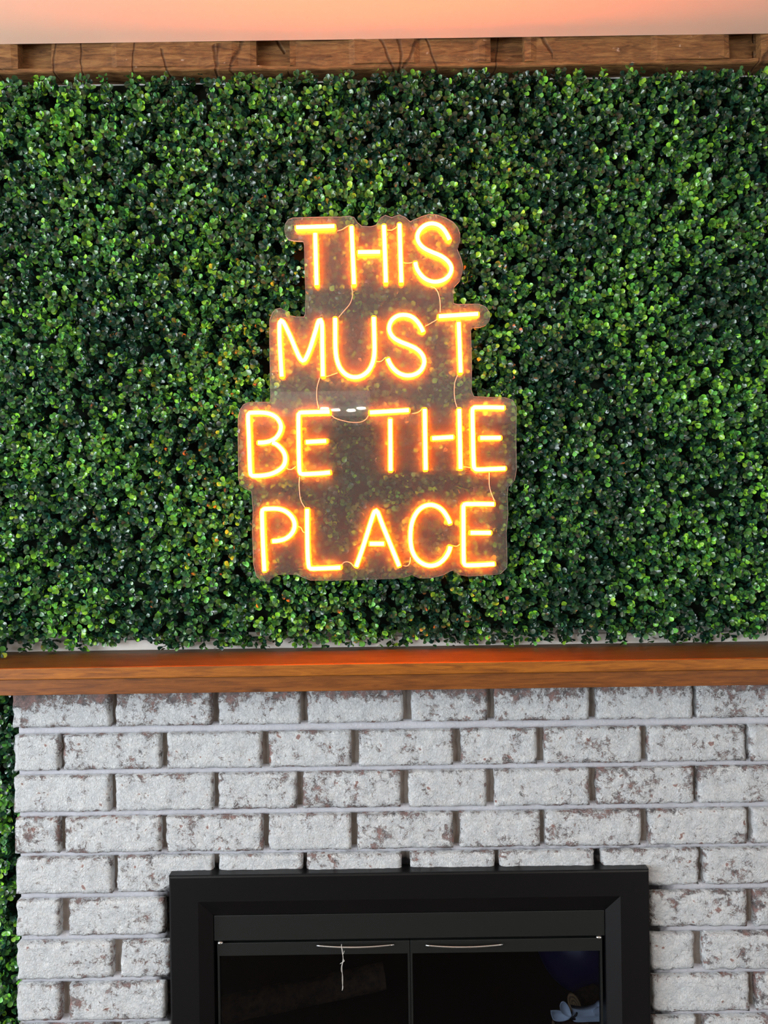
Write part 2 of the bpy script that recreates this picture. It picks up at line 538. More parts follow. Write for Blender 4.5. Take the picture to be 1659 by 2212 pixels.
# ------------------------------------------------------------------ mantel
mantel = thing('mantel_shelf', 'orange varnished pine mantel shelf above the whitewashed bricks', 'shelf')
MX0, MX1 = -1.15, 1.35
yf = CAM.y + 1.427
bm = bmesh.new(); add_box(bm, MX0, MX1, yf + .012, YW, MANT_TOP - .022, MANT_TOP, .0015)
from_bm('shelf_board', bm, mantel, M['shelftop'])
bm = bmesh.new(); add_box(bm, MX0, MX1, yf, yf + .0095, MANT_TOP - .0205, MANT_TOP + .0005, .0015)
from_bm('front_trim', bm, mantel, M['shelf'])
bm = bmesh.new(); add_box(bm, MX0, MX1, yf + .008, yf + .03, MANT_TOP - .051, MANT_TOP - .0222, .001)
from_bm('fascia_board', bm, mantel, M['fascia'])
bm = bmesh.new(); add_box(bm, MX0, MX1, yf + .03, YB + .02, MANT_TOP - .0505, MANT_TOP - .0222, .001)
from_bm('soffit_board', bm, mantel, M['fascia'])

# ------------------------------------------------------------------ chimney breast: mortar and bricks
breast = bpy.data.objects.new('wall_chimney', None); C.objects.link(breast); breast['kind'] = 'structure'
bxl = P(34, 1850, D_BRICK).x
bxr = 1.33
top = MANT_TOP - .0515
yc = YB + .020
bm = bmesh.new()
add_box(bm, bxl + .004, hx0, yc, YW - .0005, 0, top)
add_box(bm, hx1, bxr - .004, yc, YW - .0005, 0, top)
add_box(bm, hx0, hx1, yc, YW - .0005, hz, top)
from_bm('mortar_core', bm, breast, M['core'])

rows_px = [(1492, 1572), (1590, 1666), (1679, 1756), (1770, 1845), (1856, 1932), (1948, 2024), (2039, 2116), (2130, 2206)]
rows = [(zc(a, D_BRICK, 60), zc(b, D_BRICK, 60)) for a, b in rows_px]
rows[0] = (min(rows[0][0], top - .001), rows[0][1])
pitch = (rows[1][0] - rows[7][0]) / 6
while rows[-1][1] > .12:
    rows.append((rows[-1][0] - pitch, rows[-1][1] - pitch))
jx = [
    [(30, 237), (249, 456), (472, 648), (664, 871), (889, 1053), (1069, 1272), (1289, 1496), (1507, 1712)],
    [(29, 126), (136, 346), (361, 564), (581, 758), (775, 979), (996, 1160), (1177, 1386), (1401, 1613), (1620, 1832)],
    [(31, 236), (249, 459), (472, 640), (655, 865), (883, 1051), (1069, 1273), (1290, 1498), (1510, 1716)],
    [(31, 126), (140, 346), (359, 567), (580, 758), (772, 979), (994, 1167), (1179, 1385), (1403, 1613), (1626, 1832)],
    [(32, 241), (252, 459), (473, 654), (663, 868), (887, 1069), (1079, 1284), (1301, 1510), (1521, 1728)],
    [(32, 127), (148, 355), (1405, 1615), (1633, 1840)],
    [(33, 242), (260, 367), (1406, 1500), (1521, 1728)],
    [(34, 130), (150, 356), (1411, 1619), (1636, 1843)],
    [(34, 242), (260, 367), (1411, 1505), (1523, 1730)],
    [(35, 130), (150, 356), (1411, 1619), (1636, 1843)],
]
px_m = D_BRICK / F


def brick_mesh(W, H, T, seed):
    """uneven hand-struck brick, centred, front towards -y"""
    nx = max(8, int(W / .0052)); nz = max(8, int(H / .0052))
    bm = bmesh.new()
    lay_w = bm.verts.layers.float.new('wear'); lay_s = bm.verts.layers.float.new('soot')
    vs = {}
    for i in range(nx + 1):
        for k in range(nz + 1):
            fx_, fz_ = i / nx, k / nz
            x = (fx_ - .5) * W; z = (fz_ - .5) * H
            e = min(min(fx_, 1 - fx_) * W, min(fz_, 1 - fz_) * H)
            q = Vector((x * 1.0 + seed, seed * .37, z))
            y = .0022 * noise.noise(q * 60) + .0015 * noise.noise(q * 150) + .0018 * noise.noise(q * 18)
            y += .0032 * max(0, 1 - e / .0055) ** 2
            # chipped outline
            edge = max(0, 1 - e / .008)
            if edge > 0:
                cn = noise.noise(q * 55 + Vector((0, 9, 0)))
                cn2 = noise.noise(q * 140 + Vector((3, 0, 0)))
                sh = (.0017 * cn + .0009 * cn2) * edge
                if min(fx_, 1 - fx_) * W < .008: x += sh * (1 if fx_ < .5 else -1) + sh * .3
                if min(fz_, 1 - fz_) * H < .008: z += sh * (1 if fz_ < .5 else -1)
                y += max(0, cn) * .004 * edge
            v = bm.verts.new((x, y, z)); v[lay_w] = .45 * max(0, 1 - e / .007)
            vs[i, k] = v
    for i in range(nx):
        for k in range(nz):
            bm.faces.new((vs[i, k], vs[i + 1, k], vs[i + 1, k + 1], vs[i, k + 1]))
    ring = [vs[i, 0] for i in range(nx)] + [vs[nx, k] for k in range(nz)] + [vs[i, nz] for i in range(nx, 0, -1)] + [vs[0, k] for k in range(nz, 0, -1)]
    bk = []
    for v in ring:
        b = bm.verts.new((v.co.x, T, v.co.z)); b[lay_w] = .1; bk.append(b)
    n = len(ring)
    for i in range(n):
        j = (i + 1) % n
        bm.faces.new((ring[j], ring[i], bk[i], bk[j]))
    return bm, lay_w, lay_s


fl, fr2 = fr_l, fr_r
for r, (z1, z0) in enumerate(rows):
    cols = [((a - CX) * px_m, (b - CX) * px_m) for a, b in (jx[r] if r < len(jx) else jx[6 + (r % 2 == 0) * 0 + (1 if r % 2 else 0)])]
    # shift pixel x to world x of that row (camera roll)
    zm = (z0 + z1) / 2
    off = (CAM.z - zm) * math.tan(ROLL)
    if cols[-1][1] - off < bxr - .05:
        a = cols[-1][1] + .014
        cols.append((a, min(a + .195, bxr + off)))
    for ci, (a, b) in enumerate(cols):
        a -= off; b -= off
        if ci == 0: a = bxl + random.uniform(-.003, .001)
        b = min(b, bxr)
        if r > 4 and b > fl and a < fl: b = min(b, fl + .004)
        if r > 4 and a < fr2 < b: a = max(a, fr2 - .004)
        sd = r * 7.31 + ci * 3.77 + 1.3
        W, H = b - a, z1 - z0
        if W < .02: continue
        bm, lw, ls = brick_mesh(W, H, .034, sd)
        cx, cz = (a + b) / 2, zm
        for v in bm.verts:
            gx, gz = v.co.x + cx, v.co.z + cz
            if r == 0:
                v[lw] = max(v[lw], min(1.5, max(0, (gz - z0) / H - .35) * 1.8))
            v[lw] = v[lw] + .35 * noise.noise(Vector((gx * 6, 1, gz * 6)))
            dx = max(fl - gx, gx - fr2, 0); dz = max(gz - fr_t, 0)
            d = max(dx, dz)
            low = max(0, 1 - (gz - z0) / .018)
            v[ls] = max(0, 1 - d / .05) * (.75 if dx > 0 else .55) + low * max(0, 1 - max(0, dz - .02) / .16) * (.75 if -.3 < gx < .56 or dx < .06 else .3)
        o = from_bm('brick', bm, breast, M['brick'], smooth=True)
        o.location = (cx, YB + random.uniform(-.0022, .0015), cz)
        o.rotation_euler = (random.uniform(-.006, .006), random.uniform(-.004, .004), random.uniform(-.008, .008))

# bed joints: uneven mortar strips between the courses
def bed(x0, x1, z0, z1, seed):
    bm = bmesh.new(); n = max(6, int((x1 - x0) / .012))
    prev = None
    for i in range(n + 1):
        x = x0 + (x1 - x0) * i / n
        row = []
        for k in range(4):
            z = z0 + (z1 - z0) * k / 3
            y = yc - .008 + .0014 * noise.noise(Vector((x * 30, z * 60, seed))) + (.004 if k in (0, 3) else 0)
            row.append(bm.verts.new((x, y, z)))
        row.append(bm.verts.new((x, yc + .002, z1))); row.insert(0, bm.verts.new((x, yc + .002, z0)))
        if prev:
            for k in range(5): bm.faces.new((prev[k], row[k], row[k + 1], prev[k + 1]))
        prev = row
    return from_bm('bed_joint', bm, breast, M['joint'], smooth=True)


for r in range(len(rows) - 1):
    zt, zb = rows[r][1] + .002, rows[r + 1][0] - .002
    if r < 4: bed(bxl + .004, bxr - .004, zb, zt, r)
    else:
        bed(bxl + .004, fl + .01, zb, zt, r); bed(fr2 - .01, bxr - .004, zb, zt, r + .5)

# ------------------------------------------------------------------ fireplace insert
ins = thing('fireplace_insert', 'black steel fireplace insert with two smoked glass doors', 'fireplace')
yF = CAM.y + D_FRAME
zbot = .12
def frame_ring(bm, pts_sets, mi=0):
    """consecutive profile loops (three sided: left, top, right) lofted"""
    loops = [[bm.verts.new(p) for p in s] for s in pts_sets]
    for A, B in zip(loops, loops[1:]):
        for k in range(len(A) - 1):
            f = bm.faces.new((A[k], A[k + 1], B[k + 1], B[k])); f.material_index = mi


def U(xl, xr, zt, y):
    return [(xl, y, zbot), (xl, y, zt), (xr, y, zt), (xr, y, zbot)]


D = D_FRAME
il, ir = P(462, 2050, D + .02).x, P(1308, 2050, D + .02).x
it = P(885, 1971, D + .02).z
bl_, br_ = P(429, 2050, D).x, P(1342, 2050, D).x
bt = P(885, 1942, D).z
bm = bmesh.new()
frame_ring(bm, [U(fr_l, fr_r, fr_t, YB + .012), U(fr_l, fr_r, fr_t, yF + .004), U(fr_l + .0012, fr_r - .0012, fr_t - .0012, yF + .001),
                U(fr_l + .004, fr_r - .004, fr_t - .004, yF), U(bl_, br_, bt, yF), U(il - .001, ir + .001, it + .001, yF + .019), U(il, ir, it, yF + .0202), U(il, ir, it, yF + .07)])
o = from_bm('outer_frame', bm, ins, M['metal'])
# header panel
py = yF + .021; PD = D + .021
z_p1 = zc(2027, PD, 885)
box('header_panel', ins, M['panel'], il + .001, ir - .001, py, py + .02, z_p1, it - .0015, .0012)
# doors
z_d1 = zc(2033, PD, 885); z_rail = zc(2061, PD, 885)
xm = P(886, 2060, PD).x
xd0, xd1 = P(469, 2060, PD).x, P(1302, 2060, PD).x
for s, (a, b, u0, u1, um, vv) in enumerate(((xd0, xm - .0006, 683, 852, 760, 2041), (xm + .0006, xd1, 919, 1087, 1004, 2040.5))):
    dr = bpy.data.objects.new('door', None); C.objects.link(dr); dr.parent = ins
    box('top_rail', dr, M['panel'], a, b, py + .002, py + .014, z_rail, z_d1, .001)
    box('stile', dr, M['panel'], a, a + .004, py + .003, py + .013, zbot + .03, z_rail, .0005)
    box('stile', dr, M['panel'], b - .004, b, py + .003, py + .013, zbot + .03, z_rail, .0005)
    box('bottom_rail', dr, M['panel'], a, b, py + .002, py + .014, zbot, zbot + .03, .001)
    box('glass_pane', dr, M['glass'], a + .004, b - .004, py + .006, py + .010, zbot + .03, z_rail)
    pts = []
    for i in range(21):
        f = i / 20; u = u0 + (u1 - u0) * f
        bow = 4 * f * (1 - f)
        q = P(u, vv + 1.5 - 2 * f + 5.0 * bow, py - .004 - .005 * bow - CAM.y)
        pts.append(q)
    tube('handle', dr, M['steel'], pts, .0021, 8, lambda f: .75 + .35 * math.sin(math.pi * min(1, max(0, f))) ** .5)
for u, vv in ((476, 2036.5), (1294, 2024.5)):
    q = P(u, vv, py - .002 - CAM.y)
    bm = bmesh.new()
    bmesh.ops.create_uvsphere(bm, u_segments=12, v_segments=8, radius=1)
    for v in bm.verts: v.co = Vector((q.x + v.co.x * .0062, py - .002 + v.co.y * .004, q.z + v.co.z * .0035))
    from_bm('hinge_pin', bm, ins, M['steel'], smooth=True)

# firebox lining behind the doors
fbz = .290
bm = bmesh.new()
frame_ring(bm, [U(il, ir, it, yF + .071), U(hx0 + .003, hx1 - .003, hz - .003, yF + .072), U(hx0 + .003, hx1 - .003, hz - .003, YW + .002),
                U(wx0 + .003, wx1 - .003, hz - .003, YW + .003), U(wx0 + .003, wx1 - .003, hz - .003, YW + .55)])
bm.faces.new([bm.verts.new(p) for p in ((wx0, YW + .55, zbot), (wx1, YW + .55, zbot), (wx1, YW + .55, hz), (wx0, YW + .55, hz))])
struct(from_bm('wall_firebox', bm, None, M['black']))
bm = bmesh.new()
add_box(bm, hx0 + .004, hx1 - .004, yF + .075, YW + .004, zbot, fbz)
add_box(bm, wx0 + .004, wx1 - .004, YW + .004, YW + .549, zbot, fbz)
struct(from_bm('floor_firebox', bm, None, M['black']))

# thread tied to the left handle
cr = lambda ox, oy, s: (lambda x, y: (ox + x / s, oy + y / s))
k = cr(660, 2000, 5.925)
HD = CAM.y + 0
yT = py - .011 - CAM.y
th = thing('frayed_thread', 'short pale grey frayed thread hanging from the left door handle', 'thread')
def pxs(conv, pts, D): return [P(*conv(*p), D) for p in pts]
tube('strand', th, M['thread'], pxs(k, chaikin([(462, 235), (458, 262), (468, 340), (485, 400), (472, 470), (452, 560), (476, 620), (478, 720), (470, 825)]), yT), .00055, 5)
tube('strand', th, M['thread'], pxs(k, chaikin([(462, 262), (478, 335), (474, 400), (492, 440), (466, 500), (470, 600), (468, 740), (484, 790), (466, 828)]), yT - .0008), .0004, 5)
tube('loose_end', th, M['thread'], pxs(k, chaikin([(496, 320), (488, 350), (472, 370)]), yT - .001), .0004, 5)
tube('loose_end', th, M['thread'], pxs(k, chaikin([(443, 486), (470, 468), (500, 450), (490, 436)]), yT - .001), .0005, 5)

# things inside the firebox, behind the glass
def log(name, label, a, b, r, seed, grp=None):
    t = thing(name, label, 'log', grp)
    ax = (b - a); L = ax.length; t.location = a
    t.rotation_euler = ax.to_track_quat('Y', 'Z').to_euler()
    bm = bmesh.new(); seg = 18; n = 12; rings = []
    for i in range(n + 1):
        rr = r * (1 + .06 * noise.noise(Vector((i * .6, seed, 0))))
        rings.append([bm.verts.new(((rr * (1 + .08 * noise.noise(Vector((math.cos(q) * 2, math.sin(q) * 2, i * .5 + seed))))) * math.cos(q), L * i / n,
                                    (rr * (1 + .08 * noise.noise(Vector((math.cos(q) * 2, math.sin(q) * 2, i * .5 + seed))))) * math.sin(q))) for q in [2 * math.pi * j / seg for j in range(seg)]])
    for A, B in zip(rings, rings[1:]):
        for j in range(seg): bm.faces.new((A[j], B[j], B[(j + 1) % seg], A[(j + 1) % seg]))
    ends = [rings[0], rings[-1][::-1]]
    co = [[v.co.copy() for v in e] for e in ends]
    from_bm('bark', bm, t, M['bark'], smooth=True)
    for e in co:
        bm = bmesh.new(); bm.faces.new([bm.verts.new(c) for c in e]); from_bm('cut_end', bm, t, M['rings'])
    return t


log('log', 'dark log lying under the white cloth at right behind the glass', Vector((.37, CAM.y + 1.745, fbz + .027)), Vector((.60, CAM.y + 1.745, fbz + .027)), .026, 1)
q = P(1243, 2164, 1.80)
log('log', 'log with its pale ringed cut end facing the room, beside the white cloth', Vector((q.x - .005, CAM.y + 1.79, q.z)), Vector((q.x + .055, CAM.y + 1.825, q.z)), .024, 5)
log('log', 'dim brown log slanting behind the left glass door', Vector((P(440, 2200, 1.85).x, YW + .20, fbz + .030)), Vector((P(830, 2150, 1.85).x, YW + .27, fbz + .075)), .03, 9)
bm = bmesh.new(); bmesh.ops.create_uvsphere(bm, u_segments=40, v_segments=24, radius=.123)
o = from_bm('ball', bm, None, M['navy'], smooth=True)
qb = P(1264, 2035, 1.95); o.location = (qb.x, CAM.y + 1.95, fbz + .124)
tag(o, 'large dark navy round ball behind the right glass door', 'ball')
# cloth roll tied with a black ribbon, its left end flaring into two folds
cl = thing('white_cloth', 'rolled white cloth tied with a black ribbon behind the right glass door', 'cloth')
k = cr(1100, 1980, 4.879)
CD = 1.735
def petal(pts, thick, bulge, D0, name):
    """closed outline puffed into a soft folded cloth shape"""
    P2 = [P(*k(*p), D0) for p in chaikin(pts + [pts[0]], 2)][:-1]
    c = sum(P2, Vector()) / len(P2)
    bm = bmesh.new(); rings = []
    for f, dy in ((1, 0), (1.0, -thick), (.86, -thick - bulge * .2), (.6, -bulge * .55), (.3, -bulge * .8)):
        rings.append([bm.verts.new(c + (p - c) * f + Vector((0, dy, 0))) for p in P2])
    n = len(P2)
    for A, B in zip(rings, rings[1:]):
        for j in range(n): bm.faces.new((A[j], A[(j + 1) % n], B[(j + 1) % n], B[j]))
    bm.faces.new(rings[-1]); bm.faces.new(rings[0][::-1])
    bmesh.ops.recalc_face_normals(bm, faces=bm.faces)
    return from_bm(name, bm, cl, M['cloth'], smooth=True)


petal([(640, 925), (760, 950), (900, 925), (930, 880), (990, 880), (1060, 930), (1060, 1070), (850, 1070), (690, 1080), (650, 1060), (668, 990)], .012, .022, CD, 'roll')
petal([(434, 985), (520, 978), (600, 1010), (655, 1060), (560, 1098), (465, 1090), (440, 1040)], .004, -.010, CD - .012, 'fold')
petal([(530, 940), (545, 895), (580, 885), (625, 935), (650, 1010), (655, 1055), (590, 1040), (540, 1000)], .004, -.016, CD - .02, 'fold')
tube('ribbon', cl, M['tie'], pxs(k, chaikin([(648, 1075), (680, 1058), (705, 1040), (715, 1012)]), CD - .03), .0022, 6)
tube('ribbon', cl, M['tie'], pxs(k, chaikin([(655, 1070), (672, 1085), (700, 1078)]), CD - .03), .002, 6)

# ------------------------------------------------------------------ neon sign
sign = thing('neon_sign', 'glowing orange neon sign reading THIS MUST BE THE PLACE', 'sign')
KA = cr(570, 440, 6.381); KB = cr(830, 440, 6.381); K3 = cr(560, 420, 3.072); KC = cr(560, 650, 6.144)
KD = cr(800, 640, 5.925); KE = cr(490, 850, 5.721); KF = cr(780, 850, 4.74); KG = cr(510, 1050, 5.352)
K4 = cr(490, 840, 2.592); KH = cr(820, 1050, 5.352); K7 = cr(560, 780, 5.53)
LET = [
    ('T of THIS', [(KA, [(428, 336), (995, 318)]), (KA, [(708, 392), (730, 1150)])]),
    ('H of THIS', [(KA, [(1208, 298), (1245, 1138)]), (K3, [(827, 198), (841, 598)]), (KA, [(1278, 676), (1622, 672)])]),
    ('I of THIS', [(K3, [(930, 188), (943, 598)])]),
    ('S of THIS', [(KB, [(906, 525), (870, 440), (820, 360), (760, 305), (670, 277), (580, 292), (510, 340), (462, 410), (452, 480), (475, 550), (540, 620), (640, 670), (760, 715), (850, 770), (910, 840), (930, 910), (900, 995), (830, 1055), (740, 1085), (650, 1083), (560, 1045), (490, 975), (440, 890), (424, 795)])]),
    ('M of MUST', [(KC, [(303, 1028), (288, 800), (276, 600), (270, 400), (272, 290), (295, 252), (325, 290), (380, 400), (430, 510), (500, 680), (545, 775), (583, 808), (620, 775), (680, 630), (720, 500), (760, 370), (785, 275), (812, 240), (834, 290), (838, 400), (838, 600), (847, 1025)])]),
    ('U of MUST', [(KC, [(1008, 212), (1010, 400), (1010, 600), (1020, 740), (1055, 870), (1120, 960), (1200, 1010), (1290, 1022), (1380, 995), (1460, 925), (1510, 820), (1532, 700), (1528, 500), (1520, 200)])]),
    ('S of MUST', [(KD, [(683, 480), (650, 400), (590, 312), (520, 258), (430, 240), (340, 255), (270, 310), (238, 385), (243, 460), (290, 535), (380, 588), (480, 625), (580, 668), (650, 728), (688, 800), (690, 870), (655, 945), (590, 1000), (490, 1025), (390, 1005), (310, 950), (250, 870), (215, 785)])]),
    ('T of MUST', [(KD, [(855, 264), (1395, 230)]), (KD, [(1128, 318), (1154, 1000)])]),
    ('B of BE', [(KE, [(370, 610), (460, 610), (560, 588), (630, 535), (672, 450), (672, 380), (625, 300), (540, 252), (440, 237), (330, 240), (268, 242), (264, 300), (275, 500), (285, 800), (291, 960), (300, 1018), (350, 1020), (450, 1017), (560, 995), (650, 950), (712, 890), (730, 810), (712, 730), (660, 665), (600, 615), (545, 604)])]),
    ('first E of BE THE', [(KE, [(1290, 228), (1100, 232), (950, 237), (890, 240), (886, 300), (888, 500), (893, 800), (898, 950), (908, 998), (980, 997), (1150, 990), (1295, 974)]), (KE, [(962, 604), (1248, 587)])]),
    ('T of THE', [(KF, [(75, 198), (503, 172)]), (KF, [(298, 248), (302, 808)])]),
    ('H of THE', [(KF, [(650, 145), (661, 800)]), (KF, [(1003, 145), (1017, 790)]), (KF, [(712, 462), (958, 446)])]),
    ('E of THE', [(KF, [(1478, 149), (1300, 143), (1190, 145), (1138, 145), (1138, 220), (1143, 400), (1146, 600), (1150, 720), (1156, 780), (1220, 780), (1300, 776), (1490, 768)]), (KF, [(1203, 457), (1443, 455)])]),
    ('P of PLACE', [(KG, [(404, 638), (480, 634), (570, 614), (640, 562), (682, 480), (675, 400), (625, 325), (550, 275), (470, 260), (380, 262), (303, 266), (303, 330), (306, 450), (315, 700), (331, 1000)])]),
    ('L of PLACE', [(KG, [(823, 248), (823, 500), (829, 800), (838, 900), (846, 955), (920, 953), (1060, 948), (1225, 940)])]),
    ('A of PLACE', [(K4, [(722, 1003), (770, 865), (808, 738), (835, 662), (862, 738), (912, 862), (968, 1000)]), (K4, [(792, 867), (888, 867)])]),
    ('C of PLACE', [(KH, [(820, 450), (800, 395), (760, 318), (700, 250), (600, 210), (500, 232), (420, 308), (370, 420), (355, 540), (355, 640), (370, 740), (420, 840), (500, 902), (590, 925), (680, 902), (760, 830), (805, 750), (820, 680)])]),
    ('E of PLACE', [(KH, [(1338, 209), (1150, 207), (1030, 208), (966, 208), (966, 280), (968, 500), (968, 700), (970, 850), (974, 914), (1040, 915), (1180, 910), (1343, 898)]), (KH, [(1032, 540), (1300, 540)])]),
]
yS = CAM.y + D_SIGN
TW, TH = .0051, .0115           # half width, height of the silicone tube
D_TUBE = D_SIGN - TH * .85
PROF = [(-TW * .9, .0003), (-TW, TH * .45), (-TW, TH * .72), (-TW * .72, TH * .92), (-TW * .25, TH), (TW * .25, TH), (TW * .72, TH * .92), (TW, TH * .72), (TW, TH * .45), (TW * .9, .0003)]
PM = [1, 1, 1, 0, 0, 0, 1, 1, 1]  # material per strip (core on the dome)


def neon_tube(parent, conv, pts):
    p2 = [conv(*p) for p in (chaikin(pts, 3) if len(pts) > 2 else pts)]
    p3 = [P(u, v, D_TUBE) for u, v in p2]
    # rounded ends: extra cross sections
    L = [0]
    for a, b in zip(p3, p3[1:]): L.append(L[-1] + (b - a).length)
    tot = L[-1]
    st = []
    for s in [0, .0012, .003, .0055] + list(np.linspace(.0055, tot - .0055, max(2, int(tot / .0045)))[1:-1]) + [tot - .0055, tot - .003, tot - .0012, tot]:
        i = max(0, min(len(L) - 2, int(np.searchsorted(L, s)) - 1))
        f = (s - L[i]) / max(1e-9, L[i + 1] - L[i])
        st.append((s, p3[i].lerp(p3[i + 1], f)))
    bm = bmesh.new(); prev = None
    for i, (s, p) in enumerate(st):
        a = st[max(0, i - 1)][1]; b = st[min(len(st) - 1, i + 1)][1]
        t = (b - a); t.y = 0; t.normalize()
        side = Vector((t.z, 0, -t.x))
        e = min(s, tot - s)
        wsc = 1 if e > .004 else .62 + .38 * math.sqrt(max(0, 1 - (1 - e / .004) ** 2))
        row = [bm.verts.new(Vector((p.x, yS - .0028 - h * (1 if e > .002 else .94), p.z)) + side * q * wsc) for q, h in PROF]
        if prev:
            for j in range(len(PROF) - 1):
                f = bm.faces.new((prev[j], prev[j + 1], row[j + 1], row[j]))
                em = min(s, st[i - 1][0], tot - s, tot - st[i - 1][0])
                f.material_index = 2 if em < .0028 else PM[j]
                f.smooth = True
        else:
            f = bm.faces.new(row[::-1]); f.material_index = 2
        if prev:
            f = bm.faces.new((prev[0], row[0], row[-1], prev[-1])); f.material_index = 3
        prev = row
    f = bm.faces.new(prev); f.material_index = 2
    bmesh.ops.recalc_face_normals(bm, faces=bm.faces)
    return from_bm('tube', bm, parent, M['ncore'], M['nside'], M['ncap'], M['backglow'])


for nm, tubes in LET:
    L_ = bpy.data.objects.new('letter', None); C.objects.link(L_); L_.parent = sign
    L_['label'] = 'glowing orange letter ' + nm
    for conv, pts in tubes: neon_tube(L_, conv, pts)

WIRES = [
    [KA(1015, 375), KA(1080, 360), KA(1130, 322), KA(1175, 300)],
    [K3(850, 235), K3(880, 240), K3(918, 212)],
    [K3(955, 452), K3(985, 458), K3(1015, 452)],
    [KA(1205, 1125), KA(1228, 1260), KA(1192, 1380), KA(1110, 1470), KA(1030, 1565)],
    [KB(640, 1140), KB(710, 1165), KB(755, 1250), KB(774, 1380), KB(770, 1500)],
    [K7(722, 200), K7(690, 300), K7(683, 400), K7(690, 480), K7(710, 565)],
    [KC(880, 1010), KC(960, 985), KC(1040, 955)],
    [K3(778, 1108), K3(808, 1112), K3(838, 1080)],
    [KD(700, 384), KD(770, 348), KD(862, 292)],
    [KD(1118, 1008), KD(1078, 1100), KD(1074, 1200), KF(953, -10), KF(960, 70), KF(982, 140)],
    [K7(862, 645), K7(905, 685), K7(1000, 712), K7(1100, 733), K7(1210, 732), K7(1275, 700), K7(1302, 650)],
    [KF(520, 205), KF(580, 198), KF(620, 162)],
    [KF(1030, 752), KF(1070, 750), KF(1130, 762)],
    [KE(742, 928), KE(790, 948), KE(850, 902)],
    [KE(897, 1030), KE(893, 1120), KG(728, 0), KG(740, 160), KG(795, 248)],
    [KF(1312, 810), KF(1312, 900), KH(1268, 5), KH(1290, 80), KH(1328, 170)],
    [KG(715, 466), KG(752, 476), KG(772, 535), KG(805, 535)],
    [KG(1218, 915), KG(1255, 872), KG(1320, 880), KG(1358, 930)],
    [KH(270, 920), KH(322, 930), KH(352, 890), KH(356, 825)],
    [KH(848, 688), KH(890, 700), KH(930, 672)],
]
for wp in WIRES:
    pts = [P(u, v, D_SIGN - .005) for u, v in chaikin(wp, 3)]
    tube('wire', sign, M['wire'], pts, .0007, 5)

OUT = [(632, 470), (665, 469), (700, 468), (735, 468), (755, 466), (765, 469), (772, 480), (782, 488), (800, 489), (812, 486), (822, 470), (832, 464), (846, 469), (863, 463), (877, 470), (886, 478), (897, 473), (911, 467), (927, 462), (943, 463), (963, 470), (979, 479), (989, 491), (994, 505), (994, 520), (988, 538), (996, 557), (1000, 573), (999, 590), (994, 606), (981, 620), (979, 640), (980, 655), (990, 657), (1034, 656), (1049, 662), (1057, 673), (1059, 684), (1057, 693), (1050, 702), (1038, 707), (1021, 708), (1017, 714), (1019, 775), (1019, 815), (1019, 845), (1024, 856), (1060, 858), (1090, 858), (1108, 864), (1116, 880), (1115, 950), (1116, 1015), (1112, 1038), (1098, 1052), (1096, 1075), (1098, 1110), (1094, 1150), (1096, 1214), (1095, 1227), (1081, 1240), (1052, 1243), (1010, 1245), (992, 1242), (977, 1232), (958, 1242), (932, 1249), (905, 1249), (890, 1242), (874, 1247), (853, 1250), (760, 1253), (715, 1254), (672, 1254), (655, 1248), (641, 1241), (600, 1241), (590, 1248), (579, 1256), (563, 1255), (553, 1244), (547, 1218), (545, 1150), (546, 1100), (543, 1062), (530, 1056), (518, 1048), (515, 1035), (514, 960), (514, 902), (518, 885), (525, 874), (536, 869), (560, 868), (583, 868), (584, 858), (584, 846), (583, 796), (582, 740), (582, 691), (588, 675), (596, 667), (606, 665), (618, 672), (628, 682), (640, 684), (656, 684), (659, 678), (660, 640), (658, 580), (657, 528), (654, 521), (635, 520), (623, 517), (616, 508), (614, 495), (616, 483), (622, 474)]
bm = bmesh.new()
o2 = OUT
A = [bm.verts.new(P(u, v, D_SIGN - .0024)) for u, v in o2]
B = [bm.verts.new(P(u, v, D_SIGN - .0024) + Vector((0, .0048, 0))) for u, v in o2]
from mathutils.geometry import tessellate_polygon
for a, b, c in tessellate_polygon([[Vector((u, v, 0)) for u, v in o2]]):
    bm.faces.new((A[a], A[b], A[c])); bm.faces.new((B[c], B[b], B[a]))
n = len(A)
for i in range(n):
    f = bm.faces.new((A[i], B[i], B[(i + 1) % n], A[(i + 1) % n])); f.material_index = 1
bmesh.ops.recalc_face_normals(bm, faces=bm.faces)
from_bm('backing_plate', bm, sign, M['acrylic'], M['edge'])
# narrow strip of acrylic behind the plate, between the second and third rows
bm = bmesh.new()
a, b = P(586, 847, D_SIGN + .005), P(800, 898, D_SIGN + .005)
add_box(bm, a.x, b.x, yS + .0026, yS + .0056, b.z, a.z)
from_bm('acrylic_strip', bm, sign, M['acrylic'])
for u, v in ((600, 700), (1040, 682), (545, 1040), (1085, 1225), (640, 484), (980, 500)):
    q = P(u, v, D_SIGN)
    bm = bmesh.new()
    bmesh.ops.create_cone(bm, cap_ends=True, segments=12, radius1=.004, radius2=.004, depth=.060, matrix=Matrix.Translation((q.x, yS + .033, q.z)) @ Matrix.Rotation(R90, 4, 'X'))
    from_bm('standoff', bm, sign, M['acrylic'])

# ------------------------------------------------------------------ boxwood hedge panels
LV = np.array([(0, 0), (-.27, .33), (.27, .33), (-.45, .66), (.45, .66), (-.30, .93), (.30, .93), (0, 1.04), (0, .33), (0, .68)])
LF = [(0, 8, 1), (0, 2, 8), (1, 8, 9, 3), (8, 2, 4, 9), (3, 9, 7, 5), (9, 4, 6, 7)]
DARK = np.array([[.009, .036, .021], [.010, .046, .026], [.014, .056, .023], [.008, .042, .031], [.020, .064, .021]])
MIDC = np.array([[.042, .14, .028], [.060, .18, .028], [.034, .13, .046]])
BRI = np.array([[.14, .45, .040], [.20, .53, .035], [.11, .41, .07], [.25, .53, .045]])


